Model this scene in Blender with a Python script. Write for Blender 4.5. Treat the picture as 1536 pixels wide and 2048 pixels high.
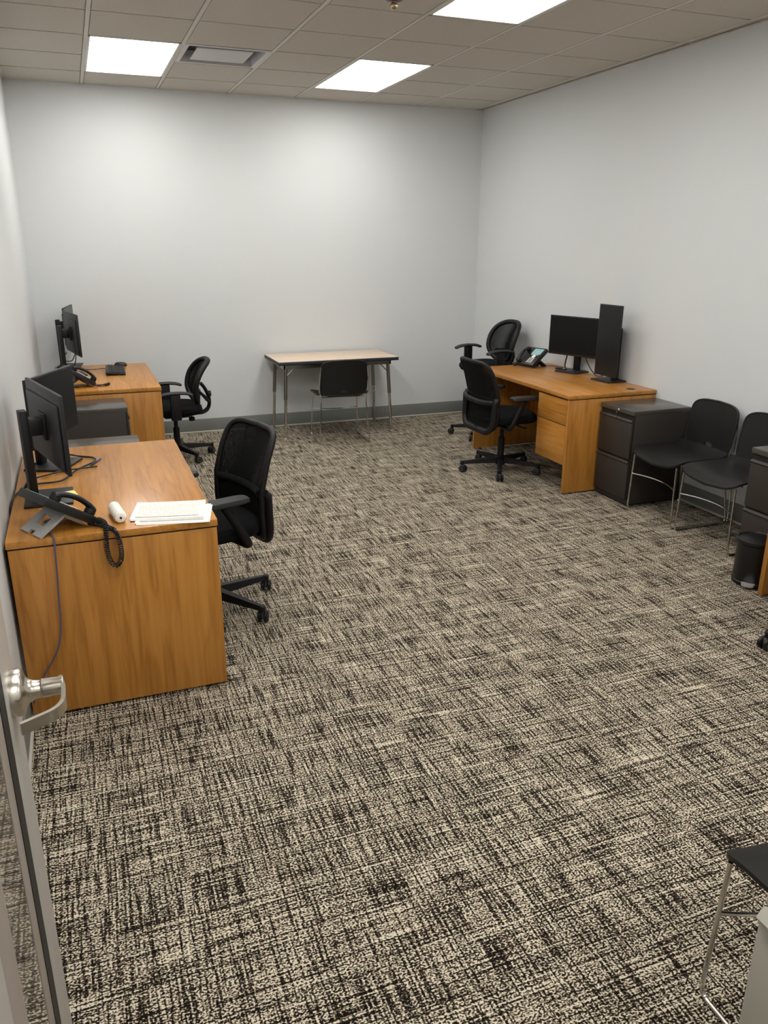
import bpy, bmesh, math, random
from mathutils import Vector, Matrix
R = math.radians
rnd = random.Random(7)
for o in list(bpy.data.objects): bpy.data.objects.remove(o)
SC = bpy.context.scene
COL = SC.collection

# ------------------------------------------------------------------ camera, world, exposure
FOC, YAW, PIT, ROL = 1575.8, 0.3644, 0.3293, 0.0035
cam = bpy.data.cameras.new('camera'); camo = bpy.data.objects.new('camera', cam); COL.objects.link(camo)
cam.sensor_fit = 'VERTICAL'; cam.sensor_height = 24.0; cam.sensor_width = 18.0
cam.lens = FOC / 2048.0 * 24.0; cam.clip_start = 0.02
camo.matrix_world = (Matrix.Translation((0.348, -7.781, 1.781)) @ Matrix.Rotation(-YAW, 4, 'Z')
                     @ Matrix.Rotation(R(90) - PIT, 4, 'X') @ Matrix.Rotation(ROL, 4, 'Z'))
SC.camera = camo
world = bpy.data.worlds.new('world'); SC.world = world; world.use_nodes = True
world.node_tree.nodes['Background'].inputs[0].default_value = (0.8, 0.85, 0.9, 1)
world.node_tree.nodes['Background'].inputs[1].default_value = 0.15
SC.view_settings.view_transform = 'Standard'; SC.view_settings.look = 'None'
SC.view_settings.gamma = 1.0; SC.view_settings.use_curve_mapping = False
SC.view_settings.exposure = 0.50
LIGHT = 9.0                       # emission of the ceiling panels
W, H, YF = 4.356, 3.027, -9.2     # room: x 0..W, y YF..0, z 0..H
T, X0, R0 = 0.6096, 0.6047, 0.5372
DH = 0.744                        # desk height

# ------------------------------------------------------------------ materials
def srgb(r, g, b):
    f = lambda c: (c / 255 / 12.92) if c / 255 <= 0.04045 else ((c / 255 + 0.055) / 1.055) ** 2.4
    return (f(r), f(g), f(b), 1)
MATS = {}
def mat(name, col=(128, 128, 128), rough=0.5, metal=0.0, spec=0.5, emit=None, noise=None, bump=None):
    m = bpy.data.materials.new(name); m.use_nodes = True
    nt = m.node_tree; b = nt.nodes['Principled BSDF']
    b.inputs['Base Color'].default_value = srgb(*col)
    b.inputs['Roughness'].default_value = rough; b.inputs['Metallic'].default_value = metal
    b.inputs['Specular IOR Level'].default_value = spec
    tc = nt.nodes.new('ShaderNodeTexCoord')
    if noise:                                   # (scale, amount): slight tone variation
        n = nt.nodes.new('ShaderNodeTexNoise'); n.inputs['Scale'].default_value = noise[0]; n.inputs['Detail'].default_value = 4
        nt.links.new(tc.outputs['Object'], n.inputs['Vector'])
        r = nt.nodes.new('ShaderNodeValToRGB')
        c = srgb(*col); a = noise[1]
        r.color_ramp.elements[0].position = 0.3; r.color_ramp.elements[1].position = 0.7
        r.color_ramp.elements[0].color = tuple(max(0, x * (1 - a)) for x in c[:3]) + (1,)
        r.color_ramp.elements[1].color = tuple(min(1, x * (1 + a)) for x in c[:3]) + (1,)
        nt.links.new(n.outputs['Fac'], r.inputs['Fac']); nt.links.new(r.outputs['Color'], b.inputs['Base Color'])
    if bump:                                    # (scale, strength, distance)
        n2 = nt.nodes.new('ShaderNodeTexNoise'); n2.inputs['Scale'].default_value = bump[0]; n2.inputs['Detail'].default_value = 3
        nt.links.new(tc.outputs['Object'], n2.inputs['Vector'])
        bm_ = nt.nodes.new('ShaderNodeBump'); bm_.inputs['Strength'].default_value = bump[1]; bm_.inputs['Distance'].default_value = bump[2]
        nt.links.new(n2.outputs['Fac'], bm_.inputs['Height']); nt.links.new(bm_.outputs['Normal'], b.inputs['Normal'])
    if emit:
        b.inputs['Emission Color'].default_value = (*emit[0], 1); b.inputs['Emission Strength'].default_value = emit[1]
    MATS[name] = m
    return m
def mapping(nt, tc, sx, sy, sz, out='Object'):
    mp = nt.nodes.new('ShaderNodeMapping'); mp.inputs['Scale'].default_value = (sx, sy, sz)
    nt.links.new(tc.outputs[out], mp.inputs['Vector']); return mp
def math_n(nt, op, a, b=None, c=None):
    n = nt.nodes.new('ShaderNodeMath'); n.operation = op
    for i, v in enumerate((a, b, c)):
        if v is None: continue
        if isinstance(v, (int, float)): n.inputs[i].default_value = v
        else: nt.links.new(v, n.inputs[i])
    return n.outputs[0]
def noise_n(nt, vec, scale=1, detail=2, rough=0.5):
    n = nt.nodes.new('ShaderNodeTexNoise'); n.inputs['Scale'].default_value = scale
    n.inputs['Detail'].default_value = detail; n.inputs['Roughness'].default_value = rough
    nt.links.new(vec, n.inputs['Vector']); return n.outputs['Fac']
def ramp_n(nt, fac, stops):
    r = nt.nodes.new('ShaderNodeValToRGB'); cr = r.color_ramp
    while len(cr.elements) < len(stops): cr.elements.new(0.5)
    for e, (p, c) in zip(cr.elements, stops): e.position = p; e.color = c
    nt.links.new(fac, r.inputs['Fac']); return r.outputs['Color']
def wood(name, axis):
    m = mat(name, (190, 130, 66), 0.32); nt = m.node_tree; b = nt.nodes['Principled BSDF']
    tc = nt.nodes['Texture Coordinate'] if 'Texture Coordinate' in nt.nodes else nt.nodes.new('ShaderNodeTexCoord')
    s = [9, 9, 9]; s[axis] = 0.9
    f = [60, 60, 60]; f[axis] = 2.0
    base = mapping(nt, tc, *s); fine = mapping(nt, tc, *f)
    n1 = noise_n(nt, base.outputs[0], 1.0, 3, 0.55)
    rings = math_n(nt, 'SINE', math_n(nt, 'MULTIPLY', n1, 42.0))
    rings = math_n(nt, 'MULTIPLY_ADD', rings, 0.5, 0.5)
    rings = math_n(nt, 'POWER', rings, 3.0)
    n2 = noise_n(nt, fine.outputs[0], 1.0, 4, 0.6)
    v = math_n(nt, 'ADD', math_n(nt, 'MULTIPLY', n1, 0.55), math_n(nt, 'MULTIPLY', n2, 0.45))
    v = math_n(nt, 'SUBTRACT', v, math_n(nt, 'MULTIPLY', rings, 0.10))
    c = ramp_n(nt, v, [(0.25, srgb(146, 93, 32)), (0.5, srgb(182, 124, 52)), (0.75, srgb(200, 144, 72))])
    nt.links.new(c, b.inputs['Base Color'])
    return m
mat('wall_paint', (213, 216, 217), 0.7, noise=(1.2, 0.012), bump=(260, 0.05, 0.002))
mat('ceiling_tile', (196, 190, 180), 0.9, noise=(90, 0.05), bump=(350, 0.25, 0.002))
mat('grid_metal', (208, 204, 196), 0.6)
mat('grid_shadow', (120, 115, 106), 0.8)
mat('base_vinyl', (122, 125, 122), 0.45, noise=(3, 0.03))
mat('base_toe_sheen', (196, 194, 184), 0.5)  # pale colour stands for light reflecting off the vinyl toe
mat('panel_light', (255, 255, 255), 0.5, emit=((1.0, 0.975, 0.93), LIGHT))
mat('light_frame', (215, 213, 208), 0.5)
mat('vent_white', (205, 202, 205), 0.5)
mat('vent_dark', (48, 46, 52), 0.7)
mat('sprinkler_red', (96, 30, 36), 0.4)
mat('brass', (190, 170, 140), 0.25, 1.0)
wood('wood_z', 2); wood('wood_x', 0)
mat('wood_shadow_gap', (40, 22, 12), 0.9)
mat('charcoal_metal', (54, 49, 45), 0.5, spec=0.3, noise=(300, 0.05), bump=(700, 0.05, 0.0005))
mat('charcoal_top', (72, 68, 63), 0.24)
mat('charcoal_dark', (20, 19, 18), 0.7)
mat('grey_metal', (190, 186, 174), 0.45)
mat('black_plastic', (17, 17, 19), 0.45, spec=0.4, bump=(500, 0.05, 0.0005))
mat('black_gloss', (14, 15, 17), 0.22)
mat('screen_glass', (15, 16, 18), 0.3, spec=0.4)
mat('monitor_back', (30, 30, 32), 0.45, spec=0.4)
mat('shell_plastic', (25, 24, 23), 0.45, spec=0.35, bump=(420, 0.06, 0.0006))
mat('black_fabric', (9, 10, 12), 0.95, spec=0.2, bump=(900, 0.35, 0.001))
mat('chair_frame', (15, 15, 17), 0.5, spec=0.35)
mat('arm_pad', (36, 35, 36), 0.6)
mat('chrome', (205, 203, 198), 0.16, 1.0)
mat('dull_chrome', (150, 147, 140), 0.3, 1.0)
mat('satin_nickel', (205, 198, 186), 0.24, 1.0)
mat('caster_rim', (78, 78, 80), 0.4)
mat('table_top', (218, 196, 174), 0.35, noise=(25, 0.03))
mat('navy_edge', (34, 42, 54), 0.5)
mat('paper', (244, 241, 234), 0.8)
mat('sticky', (250, 238, 150), 0.8)
mat('white_wrap', (248, 244, 235), 0.6, noise=(60, 0.05))
mat('pen_blue', (70, 72, 150), 0.35)
mat('cable_blue', (82, 77, 106), 0.5)
mat('cable_black', (18, 18, 20), 0.5)
mat('phone_grey', (158, 159, 157), 0.45)
mat('phone_body', (26, 24, 25), 0.42)
mat('key_white', (235, 235, 235), 0.5)
mat('phone_lcd', (128, 172, 172), 0.3, emit=((0.45, 0.68, 0.68), 0.12))
mat('door_paint', (178, 174, 168), 0.4, noise=(2, 0.02))
mat('door_trim', (158, 148, 140), 0.4)
mat('gasket', (12, 12, 13), 0.6)
mat('pedal_silver', (205, 203, 198), 0.35, 0.6)
mat('trash_black', (14, 14, 15), 0.35)
mat('mouse_black', (20, 20, 22), 0.4)
# glass
g = mat('door_glass', (255, 255, 255), 0.02); gb = g.node_tree.nodes['Principled BSDF']
gb.inputs['Transmission Weight'].default_value = 1.0; gb.inputs['IOR'].default_value = 1.3
# woven chair mesh: an open weave, part of it is holes
m = mat('mesh_fabric', (10, 11, 13), 0.85, spec=0.2); nt = m.node_tree; b = nt.nodes['Principled BSDF']
tc = nt.nodes['Texture Coordinate']
wv = []
for ax in (0, 2):
    mp = mapping(nt, tc, 1, 1, 1); sp = nt.nodes.new('ShaderNodeSeparateXYZ'); nt.links.new(mp.outputs[0], sp.inputs[0])
    wv.append(math_n(nt, 'SINE', math_n(nt, 'MULTIPLY', sp.outputs[ax], 1500.0)))
hole = math_n(nt, 'GREATER_THAN', math_n(nt, 'MULTIPLY', math_n(nt, 'ADD', wv[0], 1.0), math_n(nt, 'ADD', wv[1], 1.0)), 2.2)
tr = nt.nodes.new('ShaderNodeBsdfTransparent'); mx = nt.nodes.new('ShaderNodeMixShader')
nt.links.new(hole, mx.inputs[0]); nt.links.new(b.outputs[0], mx.inputs[1]); nt.links.new(tr.outputs[0], mx.inputs[2])
nt.links.new(mx.outputs[0], nt.nodes['Material Output'].inputs['Surface'])
# woven loop carpet, threads along both room axes
m = mat('carpet', (130, 120, 105), 0.95, spec=0.1); nt = m.node_tree; b = nt.nodes['Principled BSDF']; tc = nt.nodes['Texture Coordinate']
def cn(sx, sy, d=1): return noise_n(nt, mapping(nt, tc, sx, sy, 1).outputs[0], 1.0, d, 0.5)
loops = cn(150, 205, 1)
def tail(n, lo, hi):                       # 0 above hi, 1 below lo
    mr = nt.nodes.new('ShaderNodeMapRange'); mr.inputs['From Min'].default_value = lo; mr.inputs['From Max'].default_value = hi
    mr.inputs['To Min'].default_value = 1; mr.inputs['To Max'].default_value = 0; nt.links.new(n, mr.inputs['Value']); return mr.outputs[0]
cols = tail(cn(135, 6.0, 0), .36, .48); rows = tail(cn(4.5, 135, 0), .33, .45)
litr = tail(cn(3.6, 135, 0), .74, .60); litc = tail(cn(140, 6.5, 0), .74, .60)
patch = cn(5.0, 6.0, 2)
v = math_n(nt, 'MULTIPLY_ADD', math_n(nt, 'SUBTRACT', loops, 0.5), 2.6, 0.60)
v = math_n(nt, 'SUBTRACT', v, math_n(nt, 'MULTIPLY', cols, 0.34))
v = math_n(nt, 'SUBTRACT', v, math_n(nt, 'MULTIPLY', rows, 0.30))
v = math_n(nt, 'ADD', v, math_n(nt, 'MULTIPLY', litr, 0.30))
v = math_n(nt, 'ADD', v, math_n(nt, 'MULTIPLY', litc, 0.20))
v = math_n(nt, 'ADD', v, math_n(nt, 'MULTIPLY', math_n(nt, 'SUBTRACT', patch, 0.5), 0.14))
c = ramp_n(nt, v, [(0.22, srgb(20, 16, 13)), (0.45, srgb(76, 66, 55)), (0.60, srgb(138, 127, 110)), (0.85, srgb(216, 205, 184))])
nt.links.new(c, b.inputs['Base Color'])
bp = nt.nodes.new('ShaderNodeBump'); bp.inputs['Strength'].default_value = 0.5; bp.inputs['Distance'].default_value = 0.003
nt.links.new(v, bp.inputs['Height']); nt.links.new(bp.outputs['Normal'], b.inputs['Normal'])
# printed form: faint rows of grey on a white sheet (generated coordinates)
m = mat('printed_form', (244, 241, 234), 0.8); nt = m.node_tree; b = nt.nodes['Principled BSDF']; tc = nt.nodes['Texture Coordinate']
sp = nt.nodes.new('ShaderNodeSeparateXYZ'); nt.links.new(tc.outputs['Object'], sp.inputs[0])
rowl = math_n(nt, 'GREATER_THAN', math_n(nt, 'SINE', math_n(nt, 'MULTIPLY', sp.outputs[1], 900.0)), 0.1)
blk = noise_n(nt, mapping(nt, tc, 260, 30, 1).outputs[0], 1, 1)
blk = math_n(nt, 'GREATER_THAN', blk, 0.46)
inx = math_n(nt, 'LESS_THAN', math_n(nt, 'ABSOLUTE', sp.outputs[0]), 0.122)
iny = math_n(nt, 'LESS_THAN', math_n(nt, 'ABSOLUTE', sp.outputs[1]), 0.09)
ink = math_n(nt, 'MULTIPLY', math_n(nt, 'MULTIPLY', rowl, blk), math_n(nt, 'MULTIPLY', inx, iny))
bar = math_n(nt, 'MULTIPLY', math_n(nt, 'LESS_THAN', math_n(nt, 'ABSOLUTE', math_n(nt, 'ADD', sp.outputs[1], 0.085)), 0.003), inx)
ink = math_n(nt, 'MAXIMUM', math_n(nt, 'MULTIPLY', ink, 0.35), math_n(nt, 'MULTIPLY', bar, 0.9))
c = ramp_n(nt, ink, [(0.0, srgb(244, 241, 234)), (1.0, srgb(40, 40, 44))])
nt.links.new(c, b.inputs['Base Color'])

# ------------------------------------------------------------------ mesh helpers
class MB:
    def __init__(s): s.v = []; s.f = []
    def add(s, vs, fs):
        n = len(s.v); s.v += [tuple(v) for v in vs]; s.f += [tuple(i + n for i in f) for f in fs]; return s
    def box(s, c, d, bev=0.0, seg=2, mtx=None):
        bm = bmesh.new(); bmesh.ops.create_cube(bm, size=1.0)
        for v in bm.verts: v.co = Vector((v.co.x * d[0], v.co.y * d[1], v.co.z * d[2]))
        if bev > 0: bmesh.ops.bevel(bm, geom=list(bm.edges), offset=min(bev, 0.49 * min(d)), segments=seg, affect='EDGES', profile=0.5)
        M = Matrix.Translation(c) if mtx is None else Matrix.Translation(c) @ mtx
        bm.verts.index_update()
        vs = [M @ v.co for v in bm.verts]; fs = [[v.index for v in f.verts] for f in bm.faces]; bm.free()
        return s.add(vs, fs)
    def bb(s, x0, x1, y0, y1, z0, z1, bev=0.0, seg=2):
        return s.box(((x0 + x1) / 2, (y0 + y1) / 2, (z0 + z1) / 2), (abs(x1 - x0), abs(y1 - y0), abs(z1 - z0)), bev, seg)
    def hexa(s, b4, t4):
        return s.add(list(b4) + list(t4), [(3, 2, 1, 0), (4, 5, 6, 7), (0, 1, 5, 4), (1, 2, 6, 5), (2, 3, 7, 6), (3, 0, 4, 7)])
    def lathe(s, prof, c=(0, 0, 0), n=24, axis='z', cap=True):
        vs = []
        for r, h in prof:
            for k in range(n):
                a = 2 * math.pi * k / n; p = (r * math.cos(a), r * math.sin(a), h)
                if axis == 'x': p = (h, p[0], p[1])
                elif axis == 'y': p = (p[1], h, p[0])
                vs.append((p[0] + c[0], p[1] + c[1], p[2] + c[2]))
        fs = [(i * n + k, i * n + (k + 1) % n, (i + 1) * n + (k + 1) % n, (i + 1) * n + k) for i in range(len(prof) - 1) for k in range(n)]
        if cap: fs += [tuple(range(n))[::-1], tuple((len(prof) - 1) * n + k for k in range(n))]
        return s.add(vs, fs)
    def tube(s, pts, r, n=10, closed=False, flat=1.0, up=None):
        P = [Vector(p) for p in pts]; m = len(P); rs = r if isinstance(r, (list, tuple)) else [r] * m
        vs = []; prev = None
        for i, p in enumerate(P):
            if closed: t = P[(i + 1) % m] - P[i - 1]
            else: t = P[min(i + 1, m - 1)] - P[max(i - 1, 0)]
            t.normalize()
            if up is not None: u = Vector(up) - t * t.dot(Vector(up))
            elif prev is None:
                u = Vector((0, 0, 1)) if abs(t.z) < 0.9 else Vector((1, 0, 0)); u = u - t * t.dot(u)
            else: u = prev - t * t.dot(prev)
            u.normalize(); w = t.cross(u); prev = u
            for k in range(n):
                a = 2 * math.pi * k / n; vs.append(p + u * math.cos(a) * rs[i] * flat + w * math.sin(a) * rs[i])
        rng = range(m) if closed else range(m - 1)
        fs = [(i * n + k, i * n + (k + 1) % n, ((i + 1) % m) * n + (k + 1) % n, ((i + 1) % m) * n + k) for i in rng for k in range(n)]
        if not closed: fs += [tuple(range(n))[::-1], tuple((m - 1) * n + k for k in range(n))]
        return s.add(vs, fs)
    def prism(s, poly, d0, d1, axis='z'):
        n = len(poly)
        def q(a, b, h): return (a, b, h) if axis == 'z' else ((h, a, b) if axis == 'x' else (a, h, b))
        vs = [q(a, b, d0) for a, b in poly] + [q(a, b, d1) for a, b in poly]
        fs = [tuple(range(n))[::-1], tuple(range(n, 2 * n))] + [(k, (k + 1) % n, n + (k + 1) % n, n + k) for k in range(n)]
        return s.add(vs, fs)
    def shell(s, fn, outer, off, hole=None, nt_=48, nr=8):
        """thin curved sheet: fn(u,v)->xyz over the region between hole(a) and outer(a); off = thickness vector"""
        hole = hole or (lambda a: (0.001 * math.cos(a), 0.001 * math.sin(a)))
        off = Vector(off); A = []
        for j in range(nr + 1):
            t = j / nr
            for k in range(nt_):
                a = 2 * math.pi * k / nt_; h = hole(a); o = outer(a)
                A.append(Vector(fn(h[0] + (o[0] - h[0]) * t, h[1] + (o[1] - h[1]) * t)))
        N = len(A); vs = A + [p + off for p in A]; fs = []
        for j in range(nr):
            for k in range(nt_):
                a, b_, c_, d = j * nt_ + k, j * nt_ + (k + 1) % nt_, (j + 1) * nt_ + (k + 1) % nt_, (j + 1) * nt_ + k
                fs += [(a, b_, c_, d), (d + N, c_ + N, b_ + N, a + N)]
        for k in range(nt_):
            k2 = (k + 1) % nt_
            fs += [(k2, k, k + N, k2 + N), (nr * nt_ + k, nr * nt_ + k2, nr * nt_ + k2 + N, nr * nt_ + k + N)]
        return s.add(vs, fs)
    def pillow(s, outline, rings, n=40):
        """outline(a)->(x,y); rings = [(scale, z)]"""
        vs = []
        for sc, z in rings:
            for k in range(n):
                p = outline(2 * math.pi * k / n); vs.append((p[0] * sc, p[1] * sc, z))
        fs = [(i * n + k, i * n + (k + 1) % n, (i + 1) * n + (k + 1) % n, (i + 1) * n + k) for i in range(len(rings) - 1) for k in range(n)]
        fs += [tuple(range(n))[::-1], tuple((len(rings) - 1) * n + k for k in range(n))]
        return s.add(vs, fs)
    def move(s, M): s.v = [tuple(M @ Vector(v)) for v in s.v]; return s
    def build(s, name, m, parent=None, smooth=True, ang=38, loc=None):
        me = bpy.data.meshes.new(name); me.from_pydata(s.v, [], s.f); me.update()
        bm = bmesh.new(); bm.from_mesh(me); bmesh.ops.recalc_face_normals(bm, faces=bm.faces); bm.to_mesh(me); bm.free()
        if smooth:
            for p in me.polygons: p.use_smooth = True
            me.set_sharp_from_angle(angle=R(ang))
        me.materials.append(MATS[m]); o = bpy.data.objects.new(name, me); COL.objects.link(o)
        if parent is not None: o.parent = parent
        if loc is not None: o.location = loc
        return o
def sup(a_, b_, n=4.0, cx=0, cy=0):
    def f(a):
        c, s_ = math.cos(a), math.sin(a)
        return (cx + a_ * math.copysign(abs(c) ** (2 / n), c), cy + b_ * math.copysign(abs(s_) ** (2 / n), s_))
    return f
def fillet(pts, r, seg=6, closed=False):
    P = [Vector(p) for p in pts]; out = []; m = len(P)
    for i, p in enumerate(P):
        if not closed and i in (0, m - 1): out.append(p); continue
        a, b_ = P[i - 1] - p, P[(i + 1) % m] - p
        d = min(r, a.length * 0.48, b_.length * 0.48)
        p0, p1 = p + a.normalized() * d, p + b_.normalized() * d
        for k in range(seg + 1):
            t = k / seg; out.append(p0 * (1 - t) ** 2 + p * 2 * t * (1 - t) + p1 * t * t)
    return out
def spline(pts, n=8):
    P = [Vector(p) for p in pts]; P = [P[0] * 2 - P[1]] + P + [P[-1] * 2 - P[-2]]; out = []
    for i in range(1, len(P) - 2):
        for k in range(n):
            t = k / n; a, b_, c_, d = P[i - 1], P[i], P[i + 1], P[i + 2]
            out.append(0.5 * (2 * b_ + (c_ - a) * t + (2 * a - 5 * b_ + 4 * c_ - d) * t * t + (3 * b_ - a - 3 * c_ + d) * t ** 3))
    out.append(P[-2]); return out
def tag(o, label=None, cat=None, group=None, kind=None):
    for k, v in (('label', label), ('category', cat), ('group', group), ('kind', kind)):
        if v: o[k] = v
    return o
def thing(name, loc, rz, label, cat, group=None, kind=None):
    o = bpy.data.objects.new(name, None); COL.objects.link(o); o.empty_display_size = 0.1
    o.location = loc; o.rotation_euler = (0, 0, rz)
    return tag(o, label, cat, group, kind)
def copy_tree(o, parent=None):
    c = o.copy(); COL.objects.link(c); c.parent = parent
    for ch in list(o.children): copy_tree(ch, c)
    return c
def clone(o, loc, rz, label, group=None):
    c = copy_tree(o); c.location = loc; c.rotation_euler = (0, 0, rz); c['label'] = label
    if group: c['group'] = group
    return c
def facing(dx, dy): return math.atan2(dy, dx) - math.pi / 2      # rotation that turns local +y to (dx,dy)

# ------------------------------------------------------------------ room shell
def struct(o, label=None): o['kind'] = 'structure'; return o
struct(MB().bb(-1.9, W + .12, YF - .12, .12, -.1, 0).build('floor', 'carpet', smooth=False))
struct(MB().bb(-.12, W + .12, 0, .12, 0, H + .25).build('wall_back', 'wall_paint', smooth=False))
struct(MB().bb(W, W + .12, YF - .12, 0, 0, H + .25).build('wall_right', 'wall_paint', smooth=False))
struct(MB().bb(-.12, W, YF - .12, YF, 0, H + .25).build('wall_front', 'wall_paint', smooth=False))
DY0, DY1, DZ = -8.20, -7.26, 2.16                       # doorway in the left wall, behind the camera's left
wl = MB(); wl.bb(-.12, 0, DY1, 0, 0, H + .25); wl.bb(-.12, 0, YF, DY0, 0, H + .25); wl.bb(-.12, 0, DY0, DY1, DZ, H + .25)
struct(wl.build('wall_left', 'wall_paint', smooth=False))
struct(MB().bb(-2.0, -1.9, YF - .12, -5.5, 0, H).build('wall_corridor', 'wall_paint', smooth=False))
fr = MB(); fr.bb(-.14, .02, DY1 - .05, DY1 + .04, 0, DZ + .04, .004); fr.bb(-.14, .02, DY0 - .04, DY0 + .05, 0, DZ + .04, .004)
fr.bb(-.14, .02, DY0 + .05, DY1 - .05, DZ - .05, DZ + .04, .004)
struct(fr.build('trim_1', 'door_trim'))
def baseboard(name, x0, x1, y0, y1, nx, ny):
    """vinyl base with a toe along the floor, its light reflection painted pale; (nx,ny) points into the room"""
    t = .009
    if nx: b_ = MB().bb(x0, x0 + nx * t, y0, y1, .012, .134, .002)
    else: b_ = MB().bb(x0, x1, y0, y0 + ny * t, .012, .134, .002)
    o = struct(b_.build(name, 'base_vinyl'))
    if nx: c_ = MB().bb(x0, x0 + nx * (t + .010), y0, y1, .0, .014, .004)
    else: c_ = MB().bb(x0, x1, y0, y0 + ny * (t + .010), .0, .014, .004)
    c_.build('toe_strip', 'base_toe_sheen', o)
baseboard('baseboard_back', 0, W, 0, 0, 0, -1)
baseboard('baseboard_right', W, W, YF, -.02, -1, 0)
baseboard('baseboard_left', 0, 0, DY1 + .04, -.02, 1, 0)
baseboard('baseboard_front', .02, W - .02, YF, YF, 0, 1)

# ceiling: plenum slab, lay-in tiles, T-bars, light panels, diffuser
ceil = struct(MB().bb(-.12, W + .12, YF - .12, .12, H + .15, H + .25).build('ceiling', 'grid_shadow', smooth=False))
xs = [0.0] + [X0 + T * i for i in range(7)] + [W]
ys = [0.0]
while ys[-1] > YF: ys.append(max(YF, -(R0 + T * (len(ys) - 1))))
lights = [(i, j) for j in (1, 5, 9, 13) for i in (1, 4)]       # column / first row index of 2x4 panels
taken = set()
for (i, j) in lights: taken |= {(i, j), (i, j + 1)}
VENT = (2, 2); taken.add(VENT)
tiles = {}
for i in range(len(xs) - 1):
    for j in range(len(ys) - 1):
        if (i, j) in taken: continue
        w_, d_ = xs[i + 1] - xs[i], ys[j] - ys[j + 1]
        key = (round(w_, 3), round(d_, 3))
        cx, cy = (xs[i] + xs[i + 1]) / 2, (ys[j] + ys[j + 1]) / 2
        if key not in tiles:
            mb = MB(); ww, dd = max(w_ - .006, .01), max(d_ - .006, .01)
            mb.bb(-ww / 2, ww / 2, -dd / 2, dd / 2, .008, .022)
            if ww > .1: mb.bb(-ww / 2 + .014, ww / 2 - .014, -dd / 2 + .010, dd / 2 - .010, -.001, .0085, .002, 1)
            o = mb.build('ceiling_tile', 'ceiling_tile', ceil); tiles[key] = o
        else:
            o = tiles[key].copy(); COL.objects.link(o)
        o.location = (cx, cy, H)
for x in xs[1:-1]:
    MB().bb(x - .012, x + .012, YF, 0, H - .001, H + .02).build('grid_bar', 'grid_metal', ceil, smooth=False)
for y in ys[1:-1]:
    MB().bb(0, W, y - .006, y + .006, H + .003, H + .02).build('grid_bar', 'grid_metal', ceil, smooth=False)
for a, b_, c_, d in ((0, W, -.018, 0), (0, W, YF, YF + .018)):
    MB().bb(a, b_, c_, d, H - .001, H + .003).build('wall_angle', 'grid_metal', ceil, smooth=False)
for a, b_ in ((0, .018), (W - .018, W)):
    MB().bb(a, b_, YF, 0, H - .001, H + .003).build('wall_angle', 'grid_metal', ceil, smooth=False)
LNAME = {(1, 1): 'lit ceiling light panel directly beside the air vent, over the keyboard desk', (4, 1): 'lit ceiling light panel close to the back wall, over the beige table',
         (4, 5): 'lit ceiling light panel beside the red fire sprinkler', (1, 5): 'lit ceiling light panel over the desk with phone and papers',
         (1, 9): 'lit ceiling light panel above the open door', (4, 9): 'lit ceiling light panel over the stacking chair nearest the doorway',
         (1, 13): 'lit ceiling light panel at the front wall, doorway side', (4, 13): 'lit ceiling light panel at the front wall, away from the doorway'}
for (i, j) in lights:
    x0, x1, y0, y1 = xs[i], xs[i + 1], max(YF, ys[min(j + 2, len(ys) - 1)]), ys[j]
    if y1 - y0 < .9: continue
    cx, cy = (x0 + x1) / 2, (y0 + y1) / 2; w_, d_ = x1 - x0, y1 - y0
    t = thing('ceiling_light', (cx, cy, H), 0, LNAME.get((i, j), 'lit rectangular ceiling light panel behind the doorway'), 'light', 'ceiling light panels')
    f = .028; mb = MB()
    for a in (-1, 1):
        mb.bb(a * (w_ / 2 - .012), a * (w_ / 2 - f), -d_ / 2 + .008, d_ / 2 - .008, -.003, .03, .002)
        mb.bb(-w_ / 2 + .012, w_ / 2 - .012, a * (d_ / 2 - .008), a * (d_ / 2 - f), -.003, .03, .002)
    mb.build('frame', 'light_frame', t)
    MB().bb(-w_ / 2 + f, w_ / 2 - f, -d_ / 2 + f, d_ / 2 - f, .002, .012).build('diffuser', 'panel_light', t, smooth=False)
# air diffuser: square frame, dark throat, hanging plate
x0, x1, y0, y1 = xs[2], xs[3], ys[3], ys[2]; cx, cy = (x0 + x1) / 2, (y0 + y1) / 2
t = thing('air_vent', (cx, cy, H), 0, 'square white ceiling air vent with a hanging centre plate', 'vent')
mb = MB(); h_ = T / 2 - .013; q = h_ - .030
for a in (-1, 1):
    mb.bb(a * h_, a * q, -h_, h_, -.003, .004, .001); mb.bb(-q, q, a * h_, a * q, -.003, .004, .001)
    mb.bb(a * q, a * (q + .004), -q, q, .004, .075); mb.bb(-q, q, a * q, a * (q + .004), .004, .075)
mb.build('frame', 'vent_white', t)
MB().bb(-q, q, -q, q, .075, .09).build('throat', 'vent_dark', t)
MB().bb(-.195, .195, -.165, .215, .006, .016, .004).build('plate', 'vent_white', t)
for a in (-1, 1):
    for b_ in (-1, 1): MB().bb(a * .15 - .008, a * .15 + .008, b_ * .15 - .008, b_ * .15 + .008, .016, .075).build('hanger', 'vent_white', t)
# pendant sprinkler
t = thing('fire_sprinkler', (2.127, -3.24, H), 0, 'dark red ceiling fire sprinkler with bright metal tip', 'sprinkler')
MB().lathe([(.001, .004), (.052, .004), (.055, -.002), (.048, -.016), (.030, -.024), (.001, -.024)]).build('escutcheon', 'sprinkler_red', t)
MB().lathe([(.001, -.022), (.012, -.022), (.012, -.03), (.020, -.036), (.022, -.046), (.018, -.056), (.008, -.062), (.001, -.062)]).build('sprinkler_head', 'brass', t)

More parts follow.
